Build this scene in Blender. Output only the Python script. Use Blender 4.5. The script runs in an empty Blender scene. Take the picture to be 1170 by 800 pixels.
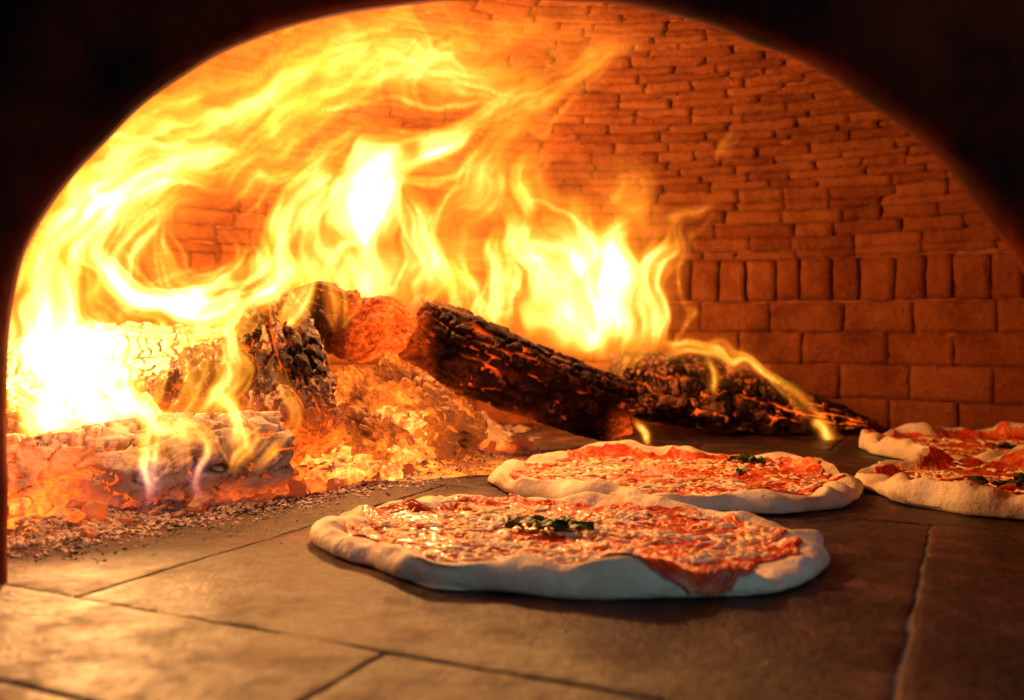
import bpy, math, random
import numpy as np
from mathutils import Vector, noise as mn
random.seed(7)
scene = bpy.context.scene
scene.view_settings.view_transform = 'Standard'
try: scene.view_settings.look = 'None'
except Exception: pass
scene.view_settings.exposure = 0
COL = scene.collection

# ------------------------------------------------------------------ helpers
def mesh_obj(name, verts, faces, mat=None, smooth=True, parent=None):
    me = bpy.data.meshes.new(name)
    me.from_pydata([tuple(v) for v in verts], [], [tuple(f) for f in faces])
    me.update()
    if smooth:
        me.polygons.foreach_set('use_smooth', [True]*len(me.polygons))
    ob = bpy.data.objects.new(name, me)
    COL.objects.link(ob)
    if mat: me.materials.append(mat)
    if parent: ob.parent = parent
    return ob

def empty(name, loc=(0,0,0)):
    e = bpy.data.objects.new(name, None)
    e.empty_display_size = 0.03
    e.location = loc
    COL.objects.link(e)
    return e

def attr(ob, name, vals):
    a = ob.data.attributes.new(name, 'FLOAT', 'POINT')
    a.data.foreach_set('value', np.asarray(vals, dtype=np.float32))

def tag(ob, label, cat, group=None):
    ob["label"] = label; ob["category"] = cat
    if group: ob["group"] = group

class M:
    def __init__(s, name):
        s.m = bpy.data.materials.new(name); s.m.use_nodes = True
        s.nt = s.m.node_tree; s.nt.nodes.clear()
        s.out = s.nt.nodes.new('ShaderNodeOutputMaterial')
    def n(s, typ): return s.nt.nodes.new(typ)
    def l(s, a, b): s.nt.links.new(a, b)
    def noise(s, scale, detail=4, rough=0.6, dist=0.0):
        nd = s.n('ShaderNodeTexNoise'); nd.inputs['Scale'].default_value = scale
        nd.inputs['Detail'].default_value = detail; nd.inputs['Roughness'].default_value = rough
        nd.inputs['Distortion'].default_value = dist
        g = s.n('ShaderNodeNewGeometry')
        s.l(g.outputs['Position'], nd.inputs['Vector']); return nd.outputs['Fac']
    def ramp(s, fac, stops, interp='LINEAR'):
        r = s.n('ShaderNodeValToRGB'); s.l(fac, r.inputs['Fac']); cr = r.color_ramp
        cr.interpolation = interp
        while len(cr.elements) < len(stops): cr.elements.new(0.5)
        for e, (p, c) in zip(cr.elements, stops):
            e.position = p
            e.color = (c, c, c, 1) if not hasattr(c, '__len__') else (*c, 1)
        return r.outputs['Color']
    def math(s, op, a, b=None):
        nd = s.n('ShaderNodeMath'); nd.operation = op
        for i, x in enumerate((a, b)):
            if x is None: continue
            if isinstance(x, (int, float)): nd.inputs[i].default_value = x
            else: s.l(x, nd.inputs[i])
        return nd.outputs[0]
    def mix(s, fac, a, b, mode='MIX'):
        nd = s.n('ShaderNodeMix'); nd.data_type = 'RGBA'; nd.blend_type = mode
        for sock, x in ((nd.inputs[0], fac), (nd.inputs[6], a), (nd.inputs[7], b)):
            if isinstance(x, (int, float)): sock.default_value = x
            elif isinstance(x, tuple): sock.default_value = (*x, 1)
            else: s.l(x, sock)
        return nd.outputs[2]
    def attr(s, name):
        nd = s.n('ShaderNodeAttribute'); nd.attribute_name = name; return nd
    def bsdf(s, col, rough, bump=None, bstr=0.5, bdist=0.002, emis=None, estr=None, spec=0.5, coat=0):
        b = s.n('ShaderNodeBsdfPrincipled')
        if isinstance(col, tuple): b.inputs['Base Color'].default_value = (*col, 1)
        else: s.l(col, b.inputs['Base Color'])
        if isinstance(rough, (int, float)): b.inputs['Roughness'].default_value = rough
        else: s.l(rough, b.inputs['Roughness'])
        b.inputs['Specular IOR Level'].default_value = spec
        if coat:
            b.inputs['Coat Weight'].default_value = coat; b.inputs['Coat Roughness'].default_value = 0.15
        if bump is not None:
            bp = s.n('ShaderNodeBump'); bp.inputs['Strength'].default_value = bstr
            bp.inputs['Distance'].default_value = bdist
            s.l(bump, bp.inputs['Height']); s.l(bp.outputs[0], b.inputs['Normal'])
        if emis is not None:
            if isinstance(emis, tuple): b.inputs['Emission Color'].default_value = (*emis, 1)
            else: s.l(emis, b.inputs['Emission Color'])
            if isinstance(estr, (int, float)): b.inputs['Emission Strength'].default_value = estr
            else: s.l(estr, b.inputs['Emission Strength'])
            s.m.cycles.emission_sampling = 'NONE'
        s.l(b.outputs[0], s.out.inputs[0]); return s.m

# ------------------------------------------------------------------ materials
def mat_brick():
    m = M('fire_brick')
    tone = m.attr('tone').outputs['Fac']
    n1 = m.noise(12, 5, .65); n2 = m.noise(120, 6, .78)
    base = m.ramp(tone, [(0, (.27,.068,.019)), (.5, (.35,.098,.028)), (1, (.44,.145,.045))])
    dirt = m.ramp(n1, [(.34, (.34,.20,.14)), (.60, (1,1,1))])
    c = m.mix(.8, base, dirt, 'MULTIPLY')
    c = m.mix(m.ramp(n2, [(.45, 0.0), (.80, .3)]), c, (.50,.24,.10))
    c = m.mix(m.ramp(n2, [(.22, .45), (.43, 0)]), c, (.08,.025,.012))
    bump = m.math('ADD', m.math('MULTIPLY', n1, .3), n2)
    return m.bsdf(c, .9, bump, 1.0, .007, spec=.12)
def mat_mortar():
    m = M('mortar'); n = m.noise(120, 4, .7)
    return m.bsdf(m.ramp(n, [(.3, (.18,.050,.018)), (.7, (.34,.115,.042))]), .95, n, .8, .002, spec=.2)
def mat_soot_glow():
    m = M('sooty_front_red_glow'); n = m.noise(6, 4, .65)
    return m.bsdf(m.ramp(n, [(.38, (.014,.005,.004)), (.66, (.20,.026,.010))]), .85, m.noise(60, 4), .6, .002, spec=.05)  # red noise patches paint a reddish glow into the dark soot colour
def mat_floor():
    m = M('stone_slab')
    tone = m.attr('tone').outputs['Fac']
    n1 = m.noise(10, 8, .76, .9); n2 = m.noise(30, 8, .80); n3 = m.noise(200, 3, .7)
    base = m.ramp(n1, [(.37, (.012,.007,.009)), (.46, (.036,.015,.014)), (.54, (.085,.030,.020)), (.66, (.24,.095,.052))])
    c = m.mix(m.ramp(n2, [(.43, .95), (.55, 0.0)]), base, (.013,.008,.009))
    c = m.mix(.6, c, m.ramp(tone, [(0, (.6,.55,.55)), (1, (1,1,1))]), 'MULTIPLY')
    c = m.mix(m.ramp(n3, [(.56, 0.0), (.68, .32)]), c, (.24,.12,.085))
    r = m.ramp(n2, [(.38, .30), (.60, .64)])
    b = m.math('ADD', m.math('MULTIPLY', n2, .9), m.math('MULTIPLY', n3, .4))
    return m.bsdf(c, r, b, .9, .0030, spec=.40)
def mat_log(name, dark, ash, lo, hi, glow, gcol=(1,.11,.008)):
    m = M(name)
    cr = m.attr('crack').outputs['Fac']; hg = m.attr('hot').outputs['Fac']
    n1 = m.noise(34, 5, .65); n2 = m.noise(190, 5, .75); n3 = m.noise(26, 3, .6)
    ashf = m.ramp(m.math('ADD', m.math('MULTIPLY', n1, .55), m.math('MULTIPLY', n2, .45)), [(lo, 0.0), (hi, 1.0)])
    c = m.mix(ashf, dark, ash)
    c = m.mix(m.ramp(cr, [(.20, 0.0), (.7, .95)]), c, (.010,.006,.005))
    g = m.ramp(n3, [(.48, 0.0), (.62, 1.0)])
    e1 = m.math('MULTIPLY', m.math('MULTIPLY', m.ramp(cr, [(.30, .0), (.95, 1.0)]), g), glow)
    e2 = m.math('MULTIPLY', m.math('MULTIPLY', hg, m.ramp(n2, [(.38, 1.4), (.60, .35)])), m.math('MULTIPLY', m.ramp(n1, [(.36, 1.0), (.60, .10)]), 2.2))
    return m.bsdf(c, .85, m.math('ADD', m.math('MULTIPLY', n2, .7), n1), .9, .003, gcol, m.math('ADD', e1, e2), spec=.2)
def mat_ember():
    m = M('ember')
    gl = m.attr('glow').outputs['Fac']; n = m.noise(130, 5, .7)
    c = m.mix(m.ramp(n, [(.38, 0.0), (.58, 1.0)]), (.03,.018,.014), (.50,.34,.24))
    col = m.ramp(m.math('MULTIPLY', gl, m.ramp(n, [(.3, 1.0), (.7, .5)])), [(0, (.6,.03,.0)), (.3, (1,.13,.008)), (.6, (1,.24,.025)), (1.0, (1,.40,.07))])
    e = m.math('MULTIPLY', m.math('MULTIPLY', gl, m.ramp(n, [(.40, 1.0), (.62, .22)])), 2.9)
    return m.bsdf(c, .9, n, .8, .002, col, e, spec=.2)
def mat_ash():
    m = M('ash_bed')
    n = m.noise(70, 6, .75); n1 = m.noise(20, 4); gl = m.attr('glow').outputs['Fac']
    c = m.ramp(n, [(.32, (.04,.024,.018)), (.5, (.20,.13,.09)), (.68, (.52,.40,.31))])
    e = m.math('MULTIPLY', m.math('MULTIPLY', gl, m.ramp(n1, [(.34, 0.4), (.5, 1.0)])), m.ramp(n, [(.4, 4.0), (.64, .6)]))
    return m.bsdf(c, .95, n, 1.0, .004, (1,.19,.018), e, spec=.15)
def mat_flake():
    m = M('ash_flake'); n = m.noise(60, 3)
    return m.bsdf(m.ramp(n, [(.36, (.20,.13,.095)), (.56, (.66,.52,.41))]), .95, spec=.1)
def mat_dough():
    m = M('dough'); n = m.noise(38, 4, .6); n2 = m.noise(150, 4, .65)
    c = m.ramp(n, [(.3, (.62,.47,.28)), (.5, (.77,.65,.44)), (.7, (.84,.76,.58))])
    c = m.mix(m.ramp(m.noise(28, 2), [(.58, 0.0), (.75, .4)]), c, (.56,.33,.13))
    return m.bsdf(c, .6, m.math('ADD', n, m.math('MULTIPLY', n2, .5)), .75, .003, spec=.32)
def mat_sauce():
    m = M('tomato_sauce'); n = m.noise(46, 6, .7, 1.0); n2 = m.noise(240, 3)
    c = m.ramp(n, [(.36, (.48,.016,.005)), (.49, (.80,.075,.014)), (.56, (.84,.22,.050)), (.65, (.88,.46,.18))])
    return m.bsdf(c, m.ramp(n2, [(.3, .20), (.7, .45)]), m.math('ADD', n, m.math('MULTIPLY', n2, .3)), 1.0, .0035, spec=.5, coat=.35)
def mat_cheese():
    m = M('melted_cheese'); n = m.noise(52, 5, .7)
    c = m.ramp(n, [(.37, (.85,.25,.06)), (.44, (.88,.50,.20)), (.51, (.92,.72,.41)), (.68, (.94,.85,.60))])
    return m.bsdf(c, .62, m.noise(220, 4), .6, .0015, spec=.2)
def mat_basil():
    m = M('basil'); n = m.noise(120, 4)
    return m.bsdf(m.ramp(n, [(.3, (.008,.028,.004)), (.7, (.05,.13,.015))]), .5, n, .6, .002)
def mat_flame():
    m = M('flame')
    a = m.attr('flame_colour')
    e = m.n('ShaderNodeEmission'); m.l(a.outputs['Color'], e.inputs['Color']); e.inputs['Strength'].default_value = 1.75
    t = m.n('ShaderNodeBsdfTransparent'); ad = m.n('ShaderNodeAddShader')
    m.l(e.outputs[0], ad.inputs[0]); m.l(t.outputs[0], ad.inputs[1]); m.l(ad.outputs[0], m.out.inputs[0])
    m.m.cycles.emission_sampling = 'NONE'
    return m.m
BR, MO, SO, FL = mat_brick(), mat_mortar(), mat_soot_glow(), mat_floor()
DO, SA, CH, BA, FM = mat_dough(), mat_sauce(), mat_cheese(), mat_basil(), mat_flame()
EM, AS, AF = mat_ember(), mat_ash(), mat_flake()

# ------------------------------------------------------------------ oven chamber
CX, CY, R = 0.10, 0.60, 0.65
ZW, ZS, HD = 0.154, 0.207, 0.30
prof = [(R, 0.0), (R, ZS)]
for i in range(1, 181):
    a = math.pi/2*i/180
    prof.append((R*math.cos(a), ZS + HD*math.sin(a)))
prof = np.array(prof)
seg = np.hypot(*np.diff(prof, axis=0).T); S = np.concatenate([[0], np.cumsum(seg)])
def prof_at(s):
    r = np.interp(s, S, prof[:,0]); z = np.interp(s, S, prof[:,1])
    r2 = np.interp(s+.004, S, prof[:,0]); z2 = np.interp(s+.004, S, prof[:,1])
    r1 = np.interp(s-.004, S, prof[:,0]); z1 = np.interp(s-.004, S, prof[:,1])
    tr, tz = r2-r1, z2-z1; L = math.hypot(tr, tz) or 1
    return r, z, -tz/L, tr/L
def add_brick(V, F, T, th0, th1, s0, s1, d, tilt, nx, ny, tone, rough, wear=.0006):
    us = [0] + [i/(nx-1) for i in range(nx)] + [1]
    vs = [0] + [i/(ny-1) for i in range(ny)] + [1]
    base = len(V); W = len(us)
    ph = random.random()*50
    chip = random.random() < .4; cc = (random.choice([0,1]), random.choice([0,1]))
    for j, v in enumerate(vs):
        for i, u in enumerate(us):
            outer = i in (0, W-1) or j in (0, len(vs)-1)
            edge = (not outer) and (i in (1, W-2) or j in (1, len(vs)-2))
            s = s0 + (s1-s0)*v; th = th0 + (th1-th0)*u
            r, z, nr, nz = prof_at(s)
            off = d + tilt[0]*(u-.5) + tilt[1]*(v-.5)
            off += rough*mn.noise(Vector((u*3.5+ph, v*2.0, ph))) + rough*.6*mn.noise(Vector((u*9+ph, v*5, ph)))
            if edge: off -= wear*(.2+2.2*random.random())
            if chip and abs(u-cc[0]) < .25 and abs(v-cc[1]) < .45: off -= .0020
            if outer: off = -.010
            jr = .0022*mn.noise(Vector((u*4+ph, v*3, 3))) if (edge or outer) else 0
            js = .0024*mn.noise(Vector((u*4+ph, v*3, 8))) if (edge or outer) else 0
            rr = r + nr*off
            x = CX + rr*math.cos(th + jr/max(r,.1)); y = CY + rr*math.sin(th + jr/max(r,.1))
            V.append((x, y, z + nz*off + js)); T.append(tone)
    for j in range(len(vs)-1):
        for i in range(W-1):
            a = base + j*W + i
            F.append((a, a+W, a+W+1, a+1))
def course(V, F, T, s0, s1, length, gap, jit, tilt, rough, tone_r, nx=6, ny=4, phase=None, proud=0, lvar=.12, wave=0):
    r = prof_at((s0+s1)/2)[0]
    n = max(6, int(2*math.pi*r/length))
    ph = random.random() if phase is None else phase
    edges = [ (k + ph + random.uniform(-lvar, lvar))*2*math.pi/n for k in range(n)]
    edges.append(edges[0]+2*math.pi)
    g = gap/2/max(r,.05)
    for k in range(n):
        t0, t1 = edges[k]+g, edges[k+1]-g
        if CY + r*min(math.sin(t0), math.sin(t1), math.sin((t0+t1)/2)) < .500: continue
        ds = random.uniform(-.5, .5)*gap + wave*math.sin(t0*7+s0*40) + wave*.7*random.uniform(-1, 1)
        add_brick(V, F, T, t0, t1, s0+gap/2+ds, s1-gap/2+ds, proud+random.uniform(-jit, jit),
                  (random.uniform(-tilt, tilt), random.uniform(-tilt, tilt)), nx, ny,
                  random.uniform(*tone_r), rough)

oven = empty('pizza_oven', (CX, .49, 0))
tag(oven, "wood-fired brick pizza oven with sooty arched mouth", "pizza oven")
def part(name, V, F, mat, T=None, smooth=True):
    ob = mesh_obj(name, [(x-CX, y-.49, z) for x, y, z in V], F, mat, smooth, oven)
    if T is not None: attr(ob, 'tone', T)
    return ob
V, F, T = [], [], []
zs = [0, .040, .080, .118, ZW]
for k in range(4):
    course(V, F, T, zs[k], zs[k+1], .083, .0009, .0005, .0010, .0018, (.2, .75), 14, 7, phase=(k%2)*.5+.1, proud=.0)
course(V, F, T, ZW+.001, ZS, .034, .0024, .0012, .0026, .0018, (.15, .65), 5, 9, proud=.0016)
part('wall', V, F, BR, T)
V, F, T = [], [], []
s = ZS + .001
while s < S[-1]-.03:
    h = random.uniform(.0095, .0165)
    course(V, F, T, s, s+h, .066, .0005, .0012, .0034, .0026, (.05, .95), 10, 4, proud=.0010, lvar=.30, wave=.0016)
    s += h
part('dome', V, F, BR, T)
V, F = [], []
NT, ss = 160, list(np.linspace(0, ZS, 8)) + list(np.linspace(ZS+.01, S[-1]-.0005, 44))
for s_ in ss:
    r, z, nr, nz = prof_at(s_)
    for k in range(NT):
        th = 2*math.pi*k/NT
        rr = r - nr*.0036
        V.append((CX+rr*math.cos(th), max(.484, CY+rr*math.sin(th)), z-nz*.0036))
for j in range(len(ss)-1):
    for k in range(NT):
        a, b = j*NT+k, j*NT+(k+1)%NT
        if min(V[a][1], V[b][1]) <= .4841 and max(V[a+NT][1], V[b+NT][1]) <= .4841: continue
        F.append((a, a+NT, b+NT, b))
part('mortar', V, F, MO)
arch = [(-.2495,0),(-.2495,.05),(-.2490,.106),(-.2465,.137),(-.2385,.168),(-.211,.207),(-.168,.246),(-.125,.2685),(-.073,.2815),(0,.288),
        (.073,.2815),(.1336,.2605),(.1767,.236),(.211,.208),(.2327,.182),(.2515,.1555),(.264,.12),(.269,.08),(.269,0)]
def catmull(P, n):
    P = [np.array(p, float) for p in P]; out = []
    for i in range(len(P)-1):
        p0 = P[max(i-1,0)]; p1 = P[i]; p2 = P[i+1]; p3 = P[min(i+2, len(P)-1)]
        for k in range(n):
            t = k/n
            out.append(.5*((2*p1)+(-p0+p2)*t+(2*p0-5*p1+4*p2-p3)*t*t+(-p0+3*p1-3*p2+p3)*t**3))
    out.append(P[-1]); return np.array(out)
A = catmull(arch, 8)
nA = len(A)
tan = np.gradient(A, axis=0); nrm = np.stack([-tan[:,1], tan[:,0]], 1); nrm /= np.linalg.norm(nrm, axis=1)[:,None]
cen = np.array([0, .05]); nrm *= np.sign(((A-cen)*nrm).sum(1))[:,None]
V, F = [], []
rings = [(.492, 'far'), (.492, .0), (.486, -.0006), (.478, .0), (.4735, .002), (.470, .008), (.469, .03), (.468, .08), (.468, 'far')]
for y, o in rings:
    for i in range(nA):
        if o == 'far':
            d = A[i]-cen; d = d/np.linalg.norm(d)*1.0
            p = cen + d; p[1] = max(p[1], A[i][1] if A[i][1] > 0 else 0)
            if A[i][1] < .05: p = np.array([math.copysign(1.0, A[i][0]), A[i][1]])
        else:
            p = A[i] + nrm[i]*(o + .0012*mn.noise(Vector((A[i][0]*30, A[i][1]*30, y*40))))
            p[1] = max(p[1], 0) if A[i][1] > 0 else 0
        V.append((p[0], y, p[1]))
for j in range(len(rings)-1):
    for i in range(nA-1):
        a = j*nA+i; F.append((a, a+1, a+nA+1, a+nA))
part('arch', V, F, SO)

# ------------------------------------------------------------------ floor slabs
O = np.array([-.204, .464]); ax = np.array([.894, -.447]); bx = np.array([.420, .907])
V, F, T = [], [], []
rows = [(-.80, -.445, .174), (-.445, -.088, 0), (-.088, 0, .174), (0, .36, 0), (.36, .72, .12), (.72, 1.1, .25), (1.1, 1.5, 0)]
for (b0, b1, ph) in rows:
    k = -4
    while True:
        a0 = ph + k*.356; a1 = a0+.356; k += 1
        if a0 > 1.3: break
        if a1 < -1.0: continue
        tn = random.random(); g = .0009; dz = random.uniform(-.0003, .0003)
        nx = 60; ny = max(16, int((b1-b0)/.006)); base = len(V)
        eu = .0009/(a1-a0); ev = .0009/(b1-b0)
        us = [0, 0, eu] + [i/nx for i in range(1, nx)] + [1-eu, 1, 1]; vs = [0, 0, ev] + [j/ny for j in range(1, ny)] + [1-ev, 1, 1]
        W = len(us)
        for j, v in enumerate(vs):
            for i, u in enumerate(us):
                ou = i in (0, W-1) or j in (0, len(vs)-1); ed = i in (1, W-2) or j in (1, len(vs)-2)
                a = a0+g+(a1-a0-2*g)*u; b = b0+g+(b1-b0-2*g)*v
                z = dz + .0006*mn.noise(Vector((a*25, b*25, tn*9))) + .0003*mn.noise(Vector((a*90, b*90, tn*9)))
                if ed: z -= .0005
                if ou: z = -.004
                if ed or ou or i in (2, W-3) or j in (2, len(vs)-3):
                    a += .0016*mn.noise(Vector((a*60, b*60, 1))); b += .0016*mn.noise(Vector((a*60, b*60, 5)))
                p = O + a*ax + b*bx
                V.append((p[0], p[1], z)); T.append(tn)
        for j in range(len(vs)-1):
            for i in range(W-1):
                q = base+j*W+i; F.append((q, q+1, q+W+1, q+W))
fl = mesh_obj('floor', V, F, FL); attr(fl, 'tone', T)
fl["kind"] = "structure"; fl["label"] = "worn stone slab oven floor with pale joints"
m = M('joint_grout'); nn = m.noise(60, 5)
GR = m.bsdf(m.ramp(nn, [(.42, (.05,.036,.034)), (.66, (.28,.23,.22))]), .9, nn, .6, .001)
gp = mesh_obj('ground', [(-1.2,-.6,-.0011),(1.4,-.6,-.0011),(1.4,1.7,-.0011),(-1.2,1.7,-.0011)], [(0,1,2,3)], GR)
gp["kind"] = "structure"; gp["label"] = "pale grout bed under the stone slabs"

# ------------------------------------------------------------------ ash bed
def sst(a, b, x):
    t = min(1, max(0, (x-a)/(b-a))); return t*t*(3-2*t)
def side(x, y): return (x+.29)*-.823 + (y-.555)*.568
def bed(x, y):
    s_ = side(x, y) + .018*mn.noise(Vector((x*14, y*14, 2)))
    h = .024*sst(-.01, .12, s_)*(1-sst(-.07, .01, x)) - .0015
    h += .048*math.exp(-(((x+.11)/.070)**2+((y-.92)/.055)**2))
    h += .040*math.exp(-(((x+.30)/.10)**2+((y-.86)/.07)**2))
    h += (.010*mn.noise(Vector((x*40, y*40, 0))) + .008*mn.noise(Vector((x*110, y*110, 4))))*sst(-.02, .05, s_)*(1-sst(-.03, .06, x))
    return h
def heat_at(x, y):
    return (1.3*math.exp(-(((x+.085)/.100)**2+((y-.885)/.11)**2)) + .8*math.exp(-(((x+.305)/.05)**2+((y-.605)/.045)**2))
            + .8*math.exp(-(((x+.30)/.12)**2+((y-.82)/.08)**2)) + .5*math.exp(-(((x+.14)/.05)**2+((y-.80)/.05)**2)))
V, F, G = [], [], []
N = 300; idx = {}
for j in range(N):
    for i in range(N):
        x = -.55 + .80*i/(N-1); y = .50 + .74*j/(N-1)
        h = bed(x, y)
        if h < -.0012 or math.hypot(x-CX, y-CY) > R-.004: continue
        idx[(i, j)] = len(V); V.append((x, y, h))
        G.append(.8*heat_at(x, y)+.10*sst(0, .06, side(x, y)))
for (i, j), a in idx.items():
    q = [idx.get((i+1, j)), idx.get((i+1, j+1)), idx.get((i, j+1))]
    if None not in q: F.append((a, *q))
ab = mesh_obj('ash_bed', V, F, AS); attr(ab, 'glow', G)
ab["kind"] = "stuff"; tag(ab, "grey ash bed glowing beneath the burning logs", "ash")

# ------------------------------------------------------------------ embers and flakes
import bmesh
ico = []
for sd in range(8):
    bm = bmesh.new(); bmesh.ops.create_icosphere(bm, subdivisions=2, radius=1)
    vs_ = []
    for v in bm.verts:
        p = v.co.copy(); k = 1 + .55*mn.noise(p*1.3+Vector((sd*7, 0, 0))) + .2*mn.noise(p*3+Vector((sd*7, 0, 0)))
        p = p*k
        for c in range(5):
            rr = random.Random(sd*10+c); nv = Vector((rr.gauss(0,1), rr.gauss(0,1), rr.gauss(0,1))).normalized()
            dd = p.dot(nv)
            if dd > .55: p -= nv*(dd-.55)
        vs_.append(p)
    ico.append((vs_, [tuple(v.index for v in f.verts) for f in bm.faces])); bm.free()
from mathutils import Euler
def chunks(name, items, mat, label, cat):
    V, F, G = [], [], []
    for (x, y, z, sx, sy, sz, gl) in items:
        vs_, fs = random.choice(ico); rot = Euler((random.uniform(-.6,.6), random.uniform(-.6,.6), random.random()*6.3)).to_matrix()
        b = len(V)
        for p in vs_:
            q = rot @ Vector((p.x*sx, p.y*sy, p.z*sz)); V.append((x+q.x, y+q.y, z+q.z)); G.append(gl)
        F += [tuple(b+i for i in f) for f in fs]
    ob = mesh_obj(name, V, F, mat, smooth=False); attr(ob, 'glow', G)
    ob["kind"] = "stuff"; tag(ob, label, cat); return ob
items = []
for k in range(3800):
    r_ = random.random()
    big_ = 1.0
    if r_ < .68: x, y = random.gauss(-.075, .068), random.gauss(.86, .06); big_ = 1.15
    elif r_ < .82:
        t = random.random(); x, y = -.30+.28*t+random.gauss(-.03, .03), .60+.33*t+random.gauss(.02, .03)
    else: x, y = random.gauss(-.31, .08), random.gauss(.77, .07)
    if math.hypot(x-CX, y-CY) > R-.02 or side(x, y) < -.008 or (y < .56) or x > .04: continue
    g = min(1, heat_at(x, y)*random.choice([.15, .4, .55, .7, .85, 1.0])+random.choice([0, .03, .10]))
    s_ = random.uniform(.002, .0085)*big_*random.uniform(.6, 1.1)
    lift = random.random()*.038*math.exp(-(((x+.085)/.055)**2+((y-.86)/.045)**2))
    items.append((x, y, max(0, bed(x, y))+s_*.4+lift+random.random()*.006*(g > .35), s_*random.uniform(.8,1.6), s_, s_*random.uniform(.5, .9), g))
chunks('embers', items, EM, "glowing orange coals heaped under the logs", "embers")
items = []
for k in range(6800):
    t = random.random()
    x = -.29+.31*t; y = .555+.44*t
    o = abs(random.gauss(0, .040)); x += .823*(o-.035); y += -.568*(o-.035)
    if y < .53: continue
    s_ = random.uniform(.0004, .0024)*(1.3-min(1, o*8.5))
    if s_ < .0003: continue
    items.append((x, y, max(0, bed(x, y))+s_*.3, s_*1.4, s_, s_*.5, 0))
for k in range(500):
    x, y = random.gauss(-.09, .06), random.gauss(.83, .05)
    if side(x, y) < 0: continue
    s_ = random.uniform(.001, .0035)
    items.append((x, y, max(0, bed(x, y))+.010+s_, s_*1.5, s_, s_*.4, 0))
chunks('ash_flakes', items, AF, "loose pale ash flakes and crumbs on stone floor", "ash")

# ------------------------------------------------------------------ logs
def make_log(pts, label, mat, ns=9, sp=.012, depth=.004, seed=0, na=128, bumpy=.0035, hot=None, cw=.16, lump=1.0):
    C = catmull([p[:4] for p in pts], max(6, int(190/(len(pts)-1))))
    n = len(C); P = C[:, :3]; Rr = C[:, 3]
    L = np.concatenate([[0], np.cumsum(np.linalg.norm(np.diff(P, axis=0), axis=1))])
    V, F, K, H = [], [], [], []
    T_ = np.gradient(P, axis=0); T_ /= np.linalg.norm(T_, axis=1)[:, None]
    up = np.array([0, 0, 1.0])
    rs = [(0, q) for q in (.05, .3, .55, .78, .95)] + [(i, 1.0) for i in range(n)] + [(n-1, q) for q in (.95, .78, .55, .3, .05)]
    hsh = lambda k: (math.sin(k*127.1+seed*311.7)*43758.5453) % 1.0
    for m_, (i, q) in enumerate(rs):
        t = T_[i]; sx = np.cross(t, up); sx /= np.linalg.norm(sx); sy = np.cross(sx, t)
        capdir = 0
        if q < 1: capdir = (-1 if m_ < 6 else 1)
        for k in range(na):
            a = 2*math.pi*k/na
            ca, sa = math.cos(a), math.sin(a); l = L[i]
            r = Rr[i]*(1 + lump*(.16*mn.noise(Vector((ca*1.1+seed*3, sa*1.1, l*9))) + .08*mn.noise(Vector((ca*2.6, sa*2.6+seed*5, l*22)))))
            wa = ns*a/(2*math.pi) + .75*mn.noise(Vector((ca*1.8, sa*1.8+seed, l*20))) + .22*mn.noise(Vector((ca*5, sa*5+seed, l*70)))
            si = math.floor(wa) % ns; fa = wa-math.floor(wa)
            spc = sp*(.6+.9*hsh(si))
            wl = l/spc + hsh(si+31)*7 + .9*mn.noise(Vector((ca*2.5, sa*2.5, l*45+seed*2))) + .3*mn.noise(Vector((ca*8, sa*8, l*120+seed*2)))
            ci = math.floor(wl); fl_ = wl-ci
            ea = min(fa, 1-fa); el = min(fl_, 1-fl_)*max(1, spc/.010)
            aspect = (2*math.pi*Rr[i]/ns)/min(spc, .010)
            ea_m = ea*aspect
            wloc = cw*(.35+1.1*abs(mn.noise(Vector((ca*3+9, sa*3, l*35+seed)))) + .5*hsh(ci*3+si*7))
            e_ = min(ea_m, el)
            crack = max(0, 1-e_/max(wloc, .02))
            blk = hsh(ci*13+si*57)
            r += (blk-.5)*.0026 + depth*.35*(1-(2*max(0,.5-min(e_, .5)))**3)
            r -= depth*crack**.8*(.5+.7*hsh(ci+si*5))
            r += bumpy*mn.noise(Vector((ca*5, sa*5+seed, l*70)))+.35*bumpy*mn.noise(Vector((ca*14, sa*14, l*200)))+.0008*mn.noise(Vector((ca*35, sa*35, l*500)))
            if q < 1: r *= q if q < .9 else .975
            co = P[i] + (sx*ca + sy*sa)*r
            rag = .006*mn.noise(Vector((ca*2.5+seed, sa*2.5, 4)))+.003*mn.noise(Vector((ca*7+seed, sa*7, 4)))
            endw = max(0, 1-l/.012)*-1 + max(0, 1-(L[-1]-l)/.012)
            co = co + t*rag*abs(endw)
            if q < 1:
                cd = (1-q**2)*.001*capdir + .0030*mn.noise(Vector((co[0]*150, co[1]*150, co[2]*150)))
                co = co + t*cd; crack = .25 + .5*(mn.noise(Vector((ca*2, sa*2, q*3)))>.1)*(q>.5)
            V.append(tuple(co)); K.append(crack); H.append(hot(co) if hot else 0)
    W = na
    for j in range(len(rs)-1):
        for k in range(W):
            a = j*W+k; b = j*W+(k+1) % W
            F.append((a, b, b+W, a+W))
    F.append(tuple(range(W-1, -1, -1))); F.append(tuple((len(rs)-1)*W+k for k in range(W)))
    c = P[n//2]
    ob = mesh_obj('log', [(v[0]-c[0], v[1]-c[1], v[2]-c[2]) for v in V], F, mat)
    ob.location = tuple(c); attr(ob, 'crack', K); attr(ob, 'hot', H)
    tag(ob, label, "log", "burning logs in the oven")
    return ob
L_dark = mat_log('charred_wood', (.022,.009,.007), (.19,.060,.034), .49, .63, 1.5, (1,.085,.006))
L_mid = mat_log('charred_wood_ashy', (.026,.013,.010), (.38,.22,.14), .49, .57, 2.2)
L_ash = mat_log('ash_coated_wood', (.18,.11,.07), (.68,.51,.38), .38, .52, 2.8)
L_glow = mat_log('glowing_wood', (.04,.02,.014), (.44,.25,.14), .44, .56, 2.6, (1,.16,.013))
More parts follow.
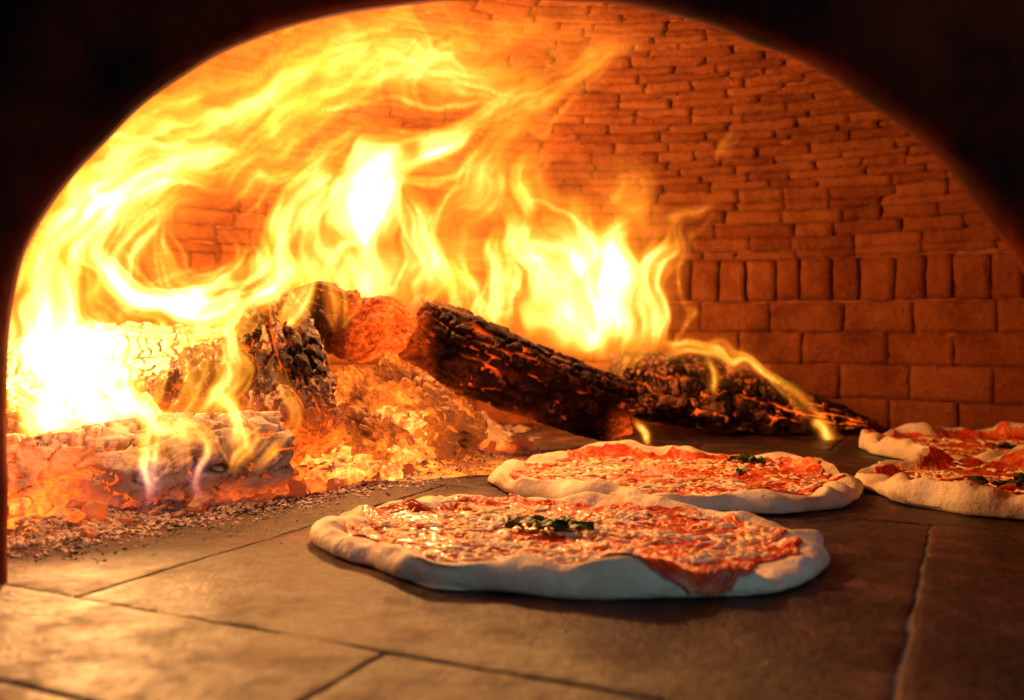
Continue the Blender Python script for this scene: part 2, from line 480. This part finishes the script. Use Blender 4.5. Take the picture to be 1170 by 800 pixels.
make_log([(-.36,.625,.024,.026),(-.30,.655,.026,.030),(-.235,.70,.030,.030),(-.175,.745,.032,.027)],
         "ash-white split log with cracked blocky surface, glowing at one end", L_ash, 7, .026, .0070, 1, bumpy=.0018, cw=.26, lump=.8, hot=lambda p: 2.0*sst(-.25, -.32, p[0])*sst(.062,.03,p[2]) + .6*sst(.022,.004,p[2]))
make_log([(-.225,.885,.150,.020),(-.203,.85,.122,.029),(-.178,.80,.070,.033),(-.160,.775,.032,.028)],
         "charred log leaning steeply against the ember heap", L_mid, 12, .018, .0065, 2, bumpy=.0035, cw=.24, hot=lambda p: 1.2*sst(.085, .02, p[2]))
make_log([(-.096,.925,.124,.031),(-.04,.955,.098,.035),(.04,1.0,.062,.034),(.112,1.035,.037,.033)],
         "long black charred log sloping down to the floor", L_dark, 14, .019, .0056, 3, bumpy=.0012, lump=.45, cw=.28, hot=lambda p: 1.0*sst(.05, .02, p[2])*sst(.04,-.04,p[0])+.5*sst(-.065,-.10,p[0])+.6*sst(.09,.125,p[0])*sst(.05,.02,p[2]))
make_log([(.118,1.135,.062,.034),(.18,1.145,.054,.039),(.27,1.15,.040,.036),(.34,1.15,.026,.022),(.405,1.145,.014,.006)],
         "black charred log with ashy peeling bark lying flat", mat_log('charred_bark', (.020,.010,.008), (.42,.17,.09), .50, .58, 2.2), 11, .026, .0070, 4, bumpy=.0020, cw=.27, lump=.7)
make_log([(-.200,.895,.132,.015),(-.175,.897,.140,.022),(-.14,.893,.125,.026),(-.115,.897,.130,.020),(-.095,.90,.115,.016)],
         "dark log lying across the top of the fire", L_dark, 12, .015, .0065, 5, bumpy=.005, cw=.27, lump=1.6, hot=lambda p: 1.3*sst(-.17,-.12,p[0]))
make_log([(-.118,.89,.085,.018),(-.085,.880,.060,.024),(-.05,.87,.034,.024),(-.035,.872,.022,.020)],
         "short glowing log stub with scaly char", L_glow, 10, .012, .007, 6, bumpy=.0045, cw=.32, hot=lambda p: .9*sst(-.05, -.12, p[0])+.30)
make_log([(-.165,.87,.034,.014),(-.135,.845,.040,.018),(-.10,.825,.028,.015)],
         "small glowing orange charcoal chunk half buried in coals", L_glow, 8, .011, .006, 16, bumpy=.004, cw=.3, hot=lambda p: .6)
make_log([(-.150,.895,.080,.012),(-.136,.875,.070,.017),(-.120,.860,.052,.013)],
         "glowing split chunk wedged upright among the coals", L_glow, 7, .012, .006, 26, bumpy=.004, cw=.3, hot=lambda p: 1.1)
make_log([(-.275,.79,.060,.022),(-.235,.81,.080,.031),(-.19,.83,.100,.026)],
         "burnt log end crusted with white ash", L_mid, 9, .014, .006, 7, bumpy=.006, cw=.25, hot=lambda p: .8*sst(.085,.04,p[2]))
make_log([(-.43,.84,.085,.022),(-.36,.88,.098,.027),(-.27,.93,.098,.024)],
         "ash-covered log behind the tall flames", L_ash, 9, .014, .006, 8, bumpy=.005, cw=.25)
make_log([(-.43,.81,.050,.022),(-.385,.765,.046,.030),(-.34,.725,.040,.024)],
         "short ash-grey log chunk beside the wall", L_ash, 9, .014, .006, 9, bumpy=.006, cw=.25)

# ------------------------------------------------------------------ pizzas
PR = [(0,.0040),(.15,.0042),(.3,.0040),(.45,.0042),(.58,.0045),(.70,.0052),(.79,.0068),(.85,.0092),(.895,.0111),(.935,.0118),
      (.968,.0107),(.99,.0084),(1.0,.0055),(.998,.0027),(.985,.0008),(.955,.0)]
PR = catmull(PR, 5)
def make_pizza(c, a, b, rot, seed, label, basil, drip=None, shreds=260, thick=1.0):
    root = empty('pizza', (c[0], c[1], 0)); tag(root, label, "pizza", "pizzas baking on the oven floor")
    NTH = 300; nP = len(PR); rd = math.radians(rot); cr, sr = math.cos(rd), math.sin(rd)
    def surf(k, th, off=0.0):
        i = int(min(k, nP-1)); f = min(k, nP-1)-i; p = PR[i]*(1-f)+PR[min(i+1, nP-1)]*f
        rho, z = p
        ct, st = math.cos(th), math.sin(th)
        hv = thick*(1 + .65*mn.noise(Vector((ct*1.8, st*1.8, seed))) + .50*mn.noise(Vector((ct*4.0, st*4.0, seed+3))) + .12*mn.noise(Vector((ct*10, st*10, seed+3))))
        wv = 1 + .080*mn.noise(Vector((ct*1.6, st*1.6, seed+9))) + .065*mn.noise(Vector((ct*3.4, st*3.4, seed+4))) + .010*mn.noise(Vector((ct*10, st*10, seed+4)))
        if rho > .6:
            bl = sst(.68, .90, rho) if k < nP*.68 else 1
            z = .0046*(1-bl) + z*bl*hv
            z += .0028*mn.noise(Vector((ct*rho*8, st*rho*8, seed)))*(sst(.7,.85,rho) if z > .003 else 0)
            z += .0006*mn.noise(Vector((ct*rho*22, st*rho*22, seed)))*(1 if z > .003 else 0)
            rho -= .12*mn.noise(Vector((ct*3, st*3, seed+7)))*sst(.6, .8, rho)*(1-sst(.93, 1., rho))
        else:
            z += .0008*mn.noise(Vector((ct*rho*8, st*rho*8, seed)))
        x, y = rho*wv*a*ct, rho*wv*b*st
        z = max(z, .0002)
        if off:
            o = sst(.93, 1.0, rho); x += off*o*ct*.9; y += off*o*st*.9; z += off*(1-.75*o)
        return Vector((x*cr-y*sr, x*sr+y*cr, z))
    V = [surf(k, 2*math.pi*t/NTH) for k in range(1, nP) for t in range(NTH)]
    F = []
    for k in range(nP-2):
        for t in range(NTH):
            q, w = k*NTH+t, k*NTH+(t+1) % NTH; F.append((q, q+NTH, w+NTH, w))
    F.append(tuple(range(NTH)))
    mesh_obj('crust', V, F, DO, True, root)
    kin = next(i for i in range(nP) if PR[i][0] > .865); kout = next(i for i in range(nP) if PR[i][0] > .984)+6
    V = []; NK = 64
    for k in range(NK):
        for t in range(NTH):
            th = 2*math.pi*t/NTH; ct, st = math.cos(th), math.sin(th)
            km = kin + 9*mn.noise(Vector((ct*2.5, st*2.5, seed+20))) + 7*mn.noise(Vector((ct*8, st*8, seed+21))) + 3*mn.noise(Vector((ct*22, st*22, seed+21)))
            if drip:
                dth = (th-drip[0]+math.pi) % (2*math.pi)-math.pi
                dth += .05*mn.noise(Vector((k*.25, 0, 0)))
                km += (kout+6-km)*math.exp(-abs(dth/drip[1])**2.6)*(1+.25*mn.noise(Vector((th*30, 0, 0))))
            kk = .5 + (km-.5)*(k/(NK-1))**.8
            off = .0015 + .0012*mn.noise(Vector((ct*kk*.9, st*kk*.9, seed))) + .0011*mn.noise(Vector((ct*kk*2.2, st*kk*2.2, seed)))
            if k == NK-1: off = -.0006
            V.append(surf(kk, th, off))
    F = []
    for k in range(NK-1):
        for t in range(NTH):
            q, w = k*NTH+t, k*NTH+(t+1) % NTH; F.append((q, q+NTH, w+NTH, w))
    F.append(tuple(range(NTH)))
    mesh_obj('tomato_sauce', V, F, SA, True, root)
    rnd = random.Random(seed*31+1); V, F = [], []
    for s_ in range(shreds):
        th = rnd.random()*6.283; rho = math.sqrt(rnd.random())*.83
        if mn.noise(Vector((math.cos(th)*rho*3.4, math.sin(th)*rho*3.4, seed+50))) < -.05+.10*rnd.random(): continue
        k = next(i for i in range(nP) if PR[i][0] >= rho)
        p = surf(k, th, .0014); d = rnd.random()*6.283; Ln = rnd.uniform(.008, .024); rad = rnd.uniform(.0007, .0016)
        bend = rnd.uniform(-2.6, 2.6); n = 11; sp = []
        x, y = p.x, p.y; aa = d; ph = rnd.random()*9; up_ = rnd.uniform(0, .0018)
        for i in range(n):
            sp.append((x, y, p.z + .0003 + up_*abs(math.sin(i*.35+ph)), aa)); aa += bend/n+rnd.uniform(-.3,.3); x += math.cos(aa)*Ln/n; y += math.sin(aa)*Ln/n
        base = len(V)
        for i, (x, y, z, aa) in enumerate(sp):
            rr = rad*(.4 if i in (0, n-1) else 1)*rnd.uniform(.7, 1.25)
            for q in range(8):
                w = 2*math.pi*q/8
                V.append((x-math.sin(aa)*math.cos(w)*rr*1.4, y+math.cos(aa)*math.cos(w)*rr*1.4, z+math.sin(w)*rr*.75))
        for i in range(n-1):
            for q in range(8):
                A0, B0 = base+i*8+q, base+i*8+(q+1) % 8; F.append((A0, B0, B0+8, A0+8))
        F.append(tuple(base+q for q in range(7, -1, -1))); F.append(tuple(base+(n-1)*8+q for q in range(8)))
    for s_ in range(130):
        th = rnd.random()*6.283; rho = math.sqrt(rnd.random())*.76
        if mn.noise(Vector((math.cos(th)*rho*3.4, math.sin(th)*rho*3.4, seed+50))) < .0: continue
        k = next(i for i in range(nP) if PR[i][0] >= rho); p = surf(k, th, .0014)
        R0 = rnd.uniform(.005, .013); base = len(V)
        for j in range(1, 8):
            for q in range(30):
                w = 2*math.pi*q/30; f = j/7
                rr = R0*f*(1+.9*mn.noise(Vector((math.cos(w)*2.2, math.sin(w)*2.2, s_+seed*9))))
                X_, Y_ = p.x+math.cos(w)*rr, p.y+math.sin(w)*rr
                V.append((X_, Y_, p.z-.0014+.0022*(1-f*f)+.0018*mn.noise(Vector((X_*190, Y_*190, seed)))))
        for j in range(6):
            for q in range(30):
                A0, B0 = base+j*30+q, base+j*30+(q+1) % 30; F.append((A0, A0+30, B0+30, B0))
        F.append(tuple(base+q for q in range(30)))
    mesh_obj('cheese', V, F, CH, True, root)
    for (bx_, by_, ang, ln) in basil:
        V, F = [], []; nu, nv = 14, 9; wd = ln*.5
        for i in range(nu):
            u = i/(nu-1); w = wd*math.sin(math.pi*u**.8)*.6+.0002
            for j in range(nv):
                v = j/(nv-1)*2-1
                z = .0080 + .0025*math.sin(u*3.0) + .0020*abs(v) + .0042*mn.noise(Vector((u*4+bx_*99, v*2.0, ang)))
                lx, ly = (u-.5)*ln, v*w
                V.append((bx_-c[0]+lx*math.cos(ang)-ly*math.sin(ang), by_-c[1]+lx*math.sin(ang)+ly*math.cos(ang), z))
        for i in range(nu-1):
            for j in range(nv-1):
                q = i*nv+j; F.append((q, q+nv, q+nv+1, q+1))
        mesh_obj('basil_leaf', V, F, BA, True, root)
    return root
make_pizza((.029,.570), .147, .106, -22.5, 3, "pale-crusted oval pizza with sauce spilling over its rim",
           [(.008,.590,.3,.026),(.026,.583,-.5,.028),(.018,.574,2.6,.022),(.036,.575,.2,.024),(.030,.592,1.2,.02)], drip=(math.radians(-49), .20), shreds=800)
make_pizza((.130,.791), .142, .130, -20, 8, "round pizza with melted cheese and basil between other pizzas",
           [(.198,.865,.2,.024),(.210,.860,-.5,.018),(.182,.790,1.0,.012)], shreds=700, thick=1.1)
make_pizza((.393,.748), .127, .122, 10, 14, "puffy-rimmed pizza with basil touching a neighbouring pizza",
           [(.345,.735,.2,.030),(.37,.73,-.4,.026),(.385,.745,.5,.024)], shreds=460, thick=1.35)
make_pizza((.468,.975), .119, .112, 0, 21, "red sauced pizza close to the brick wall",
           [(.47,.95,.2,.026),(.49,.945,-.4,.022)], shreds=90, thick=1.4)

# ------------------------------------------------------------------ flames (curved luminous sheets)
TAB = {}
def vn(x, y, seed):
    if seed not in TAB: TAB[seed] = np.random.RandomState(seed).rand(128, 128)
    T_ = TAB[seed]
    xi = np.floor(x).astype(int); yi = np.floor(y).astype(int); fx = x-xi; fy = y-yi
    fx = fx*fx*fx*(fx*(fx*6-15)+10); fy = fy*fy*fy*(fy*(fy*6-15)+10)
    g = lambda a, b: T_[a % 128, b % 128]
    return (g(xi,yi)*(1-fx)+g(xi+1,yi)*fx)*(1-fy)+(g(xi,yi+1)*(1-fx)+g(xi+1,yi+1)*fx)*fy
def fb(x, y, seed, o=3):
    s_ = 0; a = .5; t = 0
    for k in range(o):
        s_ = s_ + a*vn(x*2**k, y*2**k, seed+k*13); t += a; a *= .5
    return s_/t
def sstn(a, b, x):
    t = np.clip((x-a)/(b-a), 0, 1); return t*t*(3-2*t)
def blur(Aq, sig):
    fy = np.fft.fftfreq(Aq.shape[0])[:,None]; fx = np.fft.rfftfreq(Aq.shape[1])[None,:]
    return np.fft.irfft2(np.fft.rfft2(Aq)*np.exp(-2*(math.pi*sig)**2*(fx*fx+fy*fy)), s=Aq.shape)
def flame_sheet(root, depth, strokes, seed, step=1.8, bow=.02, kids=5, glow_haze=(), soft=1.0, gain=1.0):
    """strokes drawn in flame units (1 unit = depth/1137 m): (x, y, half width) down a centre line"""
    sc = depth/1137.0
    rnd = random.Random(seed); full = []
    for st in strokes:
        kind = st[2] if len(st) > 2 else None
        full.append((st[0], st[1], kind, True))
        for k in range(kids):
            thin = k >= 2
            o = rnd.choice([-1, 1])*rnd.uniform(.2, 1.5); ph = rnd.random()*6
            P = st[0]; Q = []
            for i, p in enumerate(P):
                a_ = P[max(i-1, 0)]; b_ = P[min(i+1, len(P)-1)]
                dx, dy = b_[0]-a_[0], b_[1]-a_[1]; L_ = math.hypot(dx, dy)+1e-6
                oo = o*p[2]*(1+.6*math.sin(i*1.3+ph))
                w_ = max(2.2, p[2]*rnd.uniform(.10, .22)) if thin else max(3, p[2]*rnd.uniform(.35, .7))
                Q.append((p[0]-dy/L_*oo+rnd.uniform(-6,6), p[1]+dx/L_*oo+rnd.uniform(-6,6), w_))
            full.append((Q, min(st[1], 1.6)*(rnd.uniform(.40, .85) if thin else rnd.uniform(.22, .55)), kind, False))
    for h in glow_haze: full.append((h[0], h[1], 'glow_haze', True))  # broad soft strokes painting the orange glow over the dome into the sheet
    pts = np.array([p[:3] for s_ in full for p in s_[0]])
    mg = 90
    u0, u1 = pts[:,0].min()-mg, pts[:,0].max()+mg; v0, v1 = pts[:,1].min()-mg, pts[:,1].max()+mg
    us = np.arange(u0, u1, step); vs = np.arange(v0, v1, step)
    U, Vv = np.meshgrid(us, vs)
    Uw = U + (30*(fb(U/80, Vv/80, seed, 2)-.5) + 14*(vn(U/26, Vv/32, seed+5)-.5))
    Vw = Vv + (30*(fb(U/80+40, Vv/80, seed+2, 2)-.5) + 14*(vn(U/26+9, Vv/32, seed+6)-.5))
    H = np.zeros(U.shape); BL = np.zeros(U.shape); HZ = np.zeros(U.shape)
    for si, (pp, I, kind, main) in enumerate(full):
        P = catmull(pp, 14)
        wmax = P[:,2].max()*1.15+4
        mask = (Uw > P[:,0].min()-wmax) & (Uw < P[:,0].max()+wmax) & (Vw > P[:,1].min()-wmax) & (Vw < P[:,1].max()+wmax)
        x = Uw[mask]; y = Vw[mask]
        if x.size == 0: continue
        L = np.concatenate([[0], np.cumsum(np.hypot(np.diff(P[:,0]), np.diff(P[:,1])))])
        tg = np.gradient(P[:,:2], axis=0); tg /= np.linalg.norm(tg, axis=1)[:,None]+1e-9
        best = np.full(x.shape, 1e9); q = np.zeros(x.shape); t = np.zeros(x.shape)
        for k in range(len(P)):
            dx = x-P[k,0]; dy = y-P[k,1]; w = max(P[k,2]*1.15, 2.2)
            d = np.hypot(dx, dy)/w
            m_ = d < best
            best = np.where(m_, d, best)
            cr_ = tg[k,0]*dy - tg[k,1]*dx
            q = np.where(m_, d*np.sign(cr_), q)
            t = np.where(m_, L[k]+(tg[k,0]*dx+tg[k,1]*dy), t)
        tf = t/L[-1]; sd = seed*7+si*17
        if kind == 'glow_haze':
            HZ[mask] += I*np.clip(1-q*q, 0, 1)**1.5*(.30+1.7*fb(x/46, y/30, sd, 4)**1.7)*sstn(-.05,.25,tf)*sstn(1.05,.75,tf)
            continue
        qw = q + .5*(vn(t/70, t*0+si, sd)-.5)
        r1 = 1-np.abs(2*vn(qw*1.9+5, t/110, sd+1)-1); r2 = 1-np.abs(2*vn(qw*4.2+9, t/85, sd+2)-1); r3 = 1-np.abs(2*vn(qw*8+9, t/70, sd+3)-1)
        body = np.clip(1-q*q, 0, 1)
        sgn = 1 if (si % 2) else -1
        gate = vn(qw*1.1+2, t/120, sd+6)
        s1 = q*sgn + .25*(vn(t/50, t*0+3, sd+8)-.5)
        sheet = np.clip((s1+1)/2, 0, 1)**3.4*sstn(1.0, .86, s1)*(.15+1.05*vn(q*0+1, t/60, sd+7))
        s2 = -q*sgn*1.5 + .2 + .5*(vn(t/65, t*0+5, sd+9)-.5)
        sheet2 = np.clip((s2+1)/2, 0, 1)**3.2*sstn(1.0, .86, s2)*sstn(-1.3,-.6,s2)
        val = .09*body*(.4+1.2*gate) + .60*sheet*body**.3 + .42*sheet2*body*gate*1.6 + .52*r1**7*gate*body*1.4 + .44*r2**8*gate*body*1.5 + .30*r3**6*gate*body
        if I > 1.9: val += body**1.5*.38*(.2+1.0*gate)
        val *= sstn(-.02, .18, tf)*sstn(1.02, .52, tf)
        hole = np.clip(-.12+1.93*fb(x/40, y/48, sd+9, 2), 0, 1.38)
        val *= hole*I
        H[mask] += val
        if kind == 'blue': BL[mask] += val*sstn(.35, .7, tf)
    H = gain*(.95*blur(H, .6) + .12*blur(H, 2.6) + .08*soft*blur(H, 7) + .09*soft*blur(H, 18)) + HZ
    BL = blur(BL, 2.0)
    H = np.clip(H-.010, 0, None)
    H = np.where(H > 1.2, 1.2+(H-1.2)*.85, H)
    g = .25+.30*sstn(.0, 1.3, H)+.08*sstn(1.2, 2.6, H)
    col = np.stack([H, H*g, H*(.018+.10*sstn(.4, 1.4, H)+.17*sstn(1.2, 2.8, H))], -1)
    col[...,2] += BL*.28; col[...,1] += BL*.05; col = np.clip(col, 0, None)
    heat = H
    Yo = bow*2*(fb(U/130, Vv/150, seed+30)-.5) + .6*bow*np.sin(U/70.+seed)
    X = (U-585)*sc; Z = .127+(371-Vv)*sc
    keep = (heat > .0008) & (Z > .0015)
    q4 = keep[:-1,:-1] | keep[1:,:-1] | keep[:-1,1:] | keep[1:,1:]
    used = np.zeros(heat.shape, bool)
    used[:-1,:-1] |= q4; used[1:,:-1] |= q4; used[:-1,1:] |= q4; used[1:,1:] |= q4
    ids = -np.ones(heat.shape, int); ids[used] = np.arange(used.sum())
    co = np.stack([X[used]-root.location.x, depth+Yo[used]-root.location.y, Z[used]-root.location.z], 1)
    f = np.stack([ids[:-1,:-1][q4], ids[:-1,1:][q4], ids[1:,1:][q4], ids[1:,:-1][q4]], 1)
    me = bpy.data.meshes.new('flame'); nv, nf = len(co), len(f)
    me.vertices.add(nv); me.vertices.foreach_set('co', co.ravel())
    me.loops.add(nf*4); me.loops.foreach_set('vertex_index', f.ravel().astype(np.int32))
    me.polygons.add(nf); me.polygons.foreach_set('loop_start', np.arange(0, nf*4, 4, dtype=np.int32))
    me.polygons.foreach_set('use_smooth', [True]*nf)
    me.update(calc_edges=True); me.validate()
    a_ = me.attributes.new('flame_colour', 'FLOAT_COLOR', 'POINT')
    cc = np.concatenate([col[used], np.ones((nv,1))], 1).astype(np.float32)
    a_.data.foreach_set('color', cc.ravel())
    me.materials.append(FM)
    ob = bpy.data.objects.new('flame', me); COL.objects.link(ob); ob.parent = root
    return ob

big = empty('fire', (-.22, .80, .04)); tag(big, "tall curling yellow flames above ashy burning logs", "fire")
small = empty('fire', (.06, 1.08, .04)); tag(small, "bright flames rising behind the long charred log", "fire")
flame_sheet(big, .645, [
 ([(60,400,14),(110,440,22),(160,478,20),(215,495,11),(236,520,6),(235,562,3)], 1.7),
 ([(140,460,16),(168,500,11),(178,545,6),(180,590,3)], 1.6, 'blue'),
 ([(232,445,9),(262,488,11),(290,542,6)], 1.7),
 ([(215,480,10),(232,522,7),(231,575,3)], 1.5, 'blue'),
 ([(300,550,6),(318,500,9),(330,445,9),(322,395,5)], 1.1),
 ([(270,540,6),(285,500,9),(275,465,6),(262,440,3)], 1.1),
 ([(40,545,6),(50,500,12),(35,450,12),(45,400,6)], 1.1),
], 5, bow=.005, kids=3, soft=.8)
flame_sheet(big, .71, [
 ([(75,520,20),(64,460,34),(70,400,36),(72,330,30),(88,260,20),(125,212,8)], 2.8),
 ([(140,500,22),(118,450,32),(102,390,32),(92,320,20)], 2.6),
 ([(60,400,20),(110,440,28),(160,478,22),(215,480,11)], 1.5),
 ([(8,480,18),(16,410,20),(35,330,20),(70,255,10)], 1.7),
 ([(180,480,12),(215,440,16),(205,400,14),(230,350,6)], 1.2),
 ([(230,470,10),(262,430,14),(255,385,13),(285,335,6)], 1.2),
 ([(60,300,22),(95,220,22),(140,160,18),(190,110,10)], .8),
], 11)
flame_sheet(big, .80, [
 ([(45,360,18),(70,285,28),(118,222,28),(170,188,20),(230,172,14),(285,150,9),(330,130,5)], 1.6),
 ([(135,340,12),(112,292,15),(125,240,15),(162,212,10),(212,205,7),(262,212,4)], 1.8),
 ([(108,285,12),(138,328,16),(190,350,20),(250,338,20),(298,310,18),(310,275,12),(291,230,5)], 2.2),
 ([(190,390,12),(245,368,18),(295,335,16),(318,285,10),(300,240,4)], 1.9),
 ([(182,245,8),(176,290,11),(205,325,13),(250,318,12),(274,288,9),(262,250,5)], 1.4),
 ([(100,480,32),(120,425,32),(150,380,24),(205,355,16)], 1.5),
 ([(95,230,24),(150,160,30),(230,112,28),(320,80,22),(420,50,14),(480,28,8)], .78),
 ([(160,370,12),(135,330,12),(150,280,14),(190,240,12),(240,225,6)], .9),
 ([(300,400,12),(335,345,16),(355,290,14),(345,245,8)], .9),
 ([(250,230,14),(290,190,18),(350,165,18),(410,125,10)], .8),
 ([(180,420,20),(240,400,18),(290,370,12)], .9),
 ([(200,180,20),(270,130,24),(350,100,22),(430,100,14),(500,120,6)], .68),
 ([(395,380,8),(402,345,12),(390,305,10),(402,270,5)], .9),
], 23, gain=.98, glow_haze=[([(30,380,70),(90,260,100),(200,180,110),(330,130,90),(440,90,60)], .22)])
flame_sheet(big, .92, [
 ([(425,375,22),(430,335,32),(424,280,36),(432,222,34),(452,185,28),(500,160,20),(545,140,14),(580,105,8),(592,80,4)], 2.4),
 ([(360,345,20),(348,285,28),(378,232,28),(430,192,20),(482,168,12)], 1.6),
 ([(470,345,16),(492,295,18),(482,240,17),(470,200,12)], 1.5),
 ([(318,310,14),(330,250,18),(370,208,18),(425,175,12)], 1.3),
 ([(330,120,22),(400,82,28),(470,70,28),(540,90,22),(620,95,16),(690,60,8)], .95),
 ([(290,180,20),(370,132,24),(430,92,20),(490,58,10)], .8),
 ([(480,140,14),(468,95,16),(500,52,14),(565,25,8)], .8),
 ([(540,150,22),(610,110,22),(680,80,16),(745,60,8)], .65),
 ([(520,340,18),(512,265,20),(542,200,20),(600,150,16),(655,125,8)], 1.0),
 ([(300,430,22),(330,380,24),(380,330,24),(400,280,16)], .9),
 ([(250,120,16),(330,70,20),(430,35,16),(540,18,10)], .5),
 ([(590,130,10),(640,105,12),(700,75,10),(760,70,5)], .5),
], 37, gain=.98, glow_haze=[([(60,300,70),(130,180,110),(260,90,110),(420,50,90),(600,50,70),(720,50,45)], .38), ([(330,400,60),(400,330,100),(480,260,110),(580,190,80),(680,150,50)], .34)])
flame_sheet(small, 1.10, [
 ([(640,405,34),(652,355,42),(642,310,36),(610,278,22),(590,250,13),(574,222,5)], 2.4),
 ([(690,395,26),(702,350,30),(705,300,22),(690,262,15),(718,232,7)], 2.2),
 ([(740,400,18),(752,352,19),(745,310,15),(772,270,12),(792,238,5)], 1.7),
 ([(570,380,16),(582,315,16),(572,270,10),(580,238,4)], 1.8),
 ([(565,395,26),(532,350,22),(515,310,14),(520,268,6)], 1.7),
 ([(660,330,14),(672,285,13),(655,245,9),(668,215,4)], 1.5),
 ([(610,360,12),(618,310,12),(604,270,8),(615,240,4)], 1.5),
 ([(755,398,10),(800,398,7),(842,408,4),(872,430,3),(912,460,3),(945,488,3),(960,500,2)], 1.3),
 ([(924,484,3),(937,490,5),(950,494,3)], 1.8),
 ([(700,235,20),(742,202,18),(722,168,8)], .6),
 ([(775,250,14),(825,215,6)], .55),
 ([(825,180,6),(848,140,3)], .38),
 ([(620,245,16),(600,200,16),(632,158,8)], .7),
 ([(815,455,4),(820,432,5),(808,412,4),(800,395,3)], .6),
], 53, bow=.012, soft=1.1, glow_haze=[([(540,390,50),(640,330,105),(700,270,90),(770,210,60)], .40)])
flame_sheet(small, .965, [([(505,445,4),(490,412,6),(480,372,6),(498,335,3)], .9)], 71, bow=.004, kids=2)
flame_sheet(small, 1.015, [([(724,500,3),(731,486,5),(724,472,2)], 1.6)], 73, bow=.003, kids=1)

# ------------------------------------------------------------------ light
def lamp(name, loc, e, r, col):
    ld = bpy.data.lights.new(name, 'POINT'); ld.energy = e; ld.shadow_soft_size = r; ld.color = col
    o = bpy.data.objects.new(name, ld); o.location = loc; COL.objects.link(o)
lamp('fire_light', (-.335,.775,.115), 6.0, .018, (1,.44,.13))
lamp('fire_light', (-.11,.925,.265), 8.4, .016, (1,.44,.13))
lamp('fire_light', (.06,1.105,.16), 1.4, .018, (1,.42,.11))
lamp('fire_light', (-.245,.635,.115), .50, 0, (1,.42,.13))
ld = bpy.data.lights.new('daylight', 'AREA'); ld.energy = 1.35; ld.size = .7; ld.color = (.56,.82,1)
o = bpy.data.objects.new('daylight', ld); o.location = (.35,-.35,.42); COL.objects.link(o)
o.rotation_euler = (Vector((.05,.45,0))-o.location).to_track_quat('-Z', 'Y').to_euler()
w = bpy.data.worlds.new("World"); scene.world = w; w.use_nodes = True
bg = w.node_tree.nodes['Background']; bg.inputs[0].default_value = (.30,.38,.62,1); bg.inputs[1].default_value = .09

# ------------------------------------------------------------------ camera
cd = bpy.data.cameras.new('camera'); cam = bpy.data.objects.new('camera', cd); COL.objects.link(cam)
cam.location = (0, 0, .127); cam.rotation_euler = (math.radians(90), 0, 0)
cd.lens = 35; cd.sensor_width = 36; cd.shift_y = -.0248; cd.clip_start = .01; cd.clip_end = 50
cd.dof.use_dof = True; cd.dof.focus_distance = .72; cd.dof.aperture_fstop = 7.1
scene.camera = cam
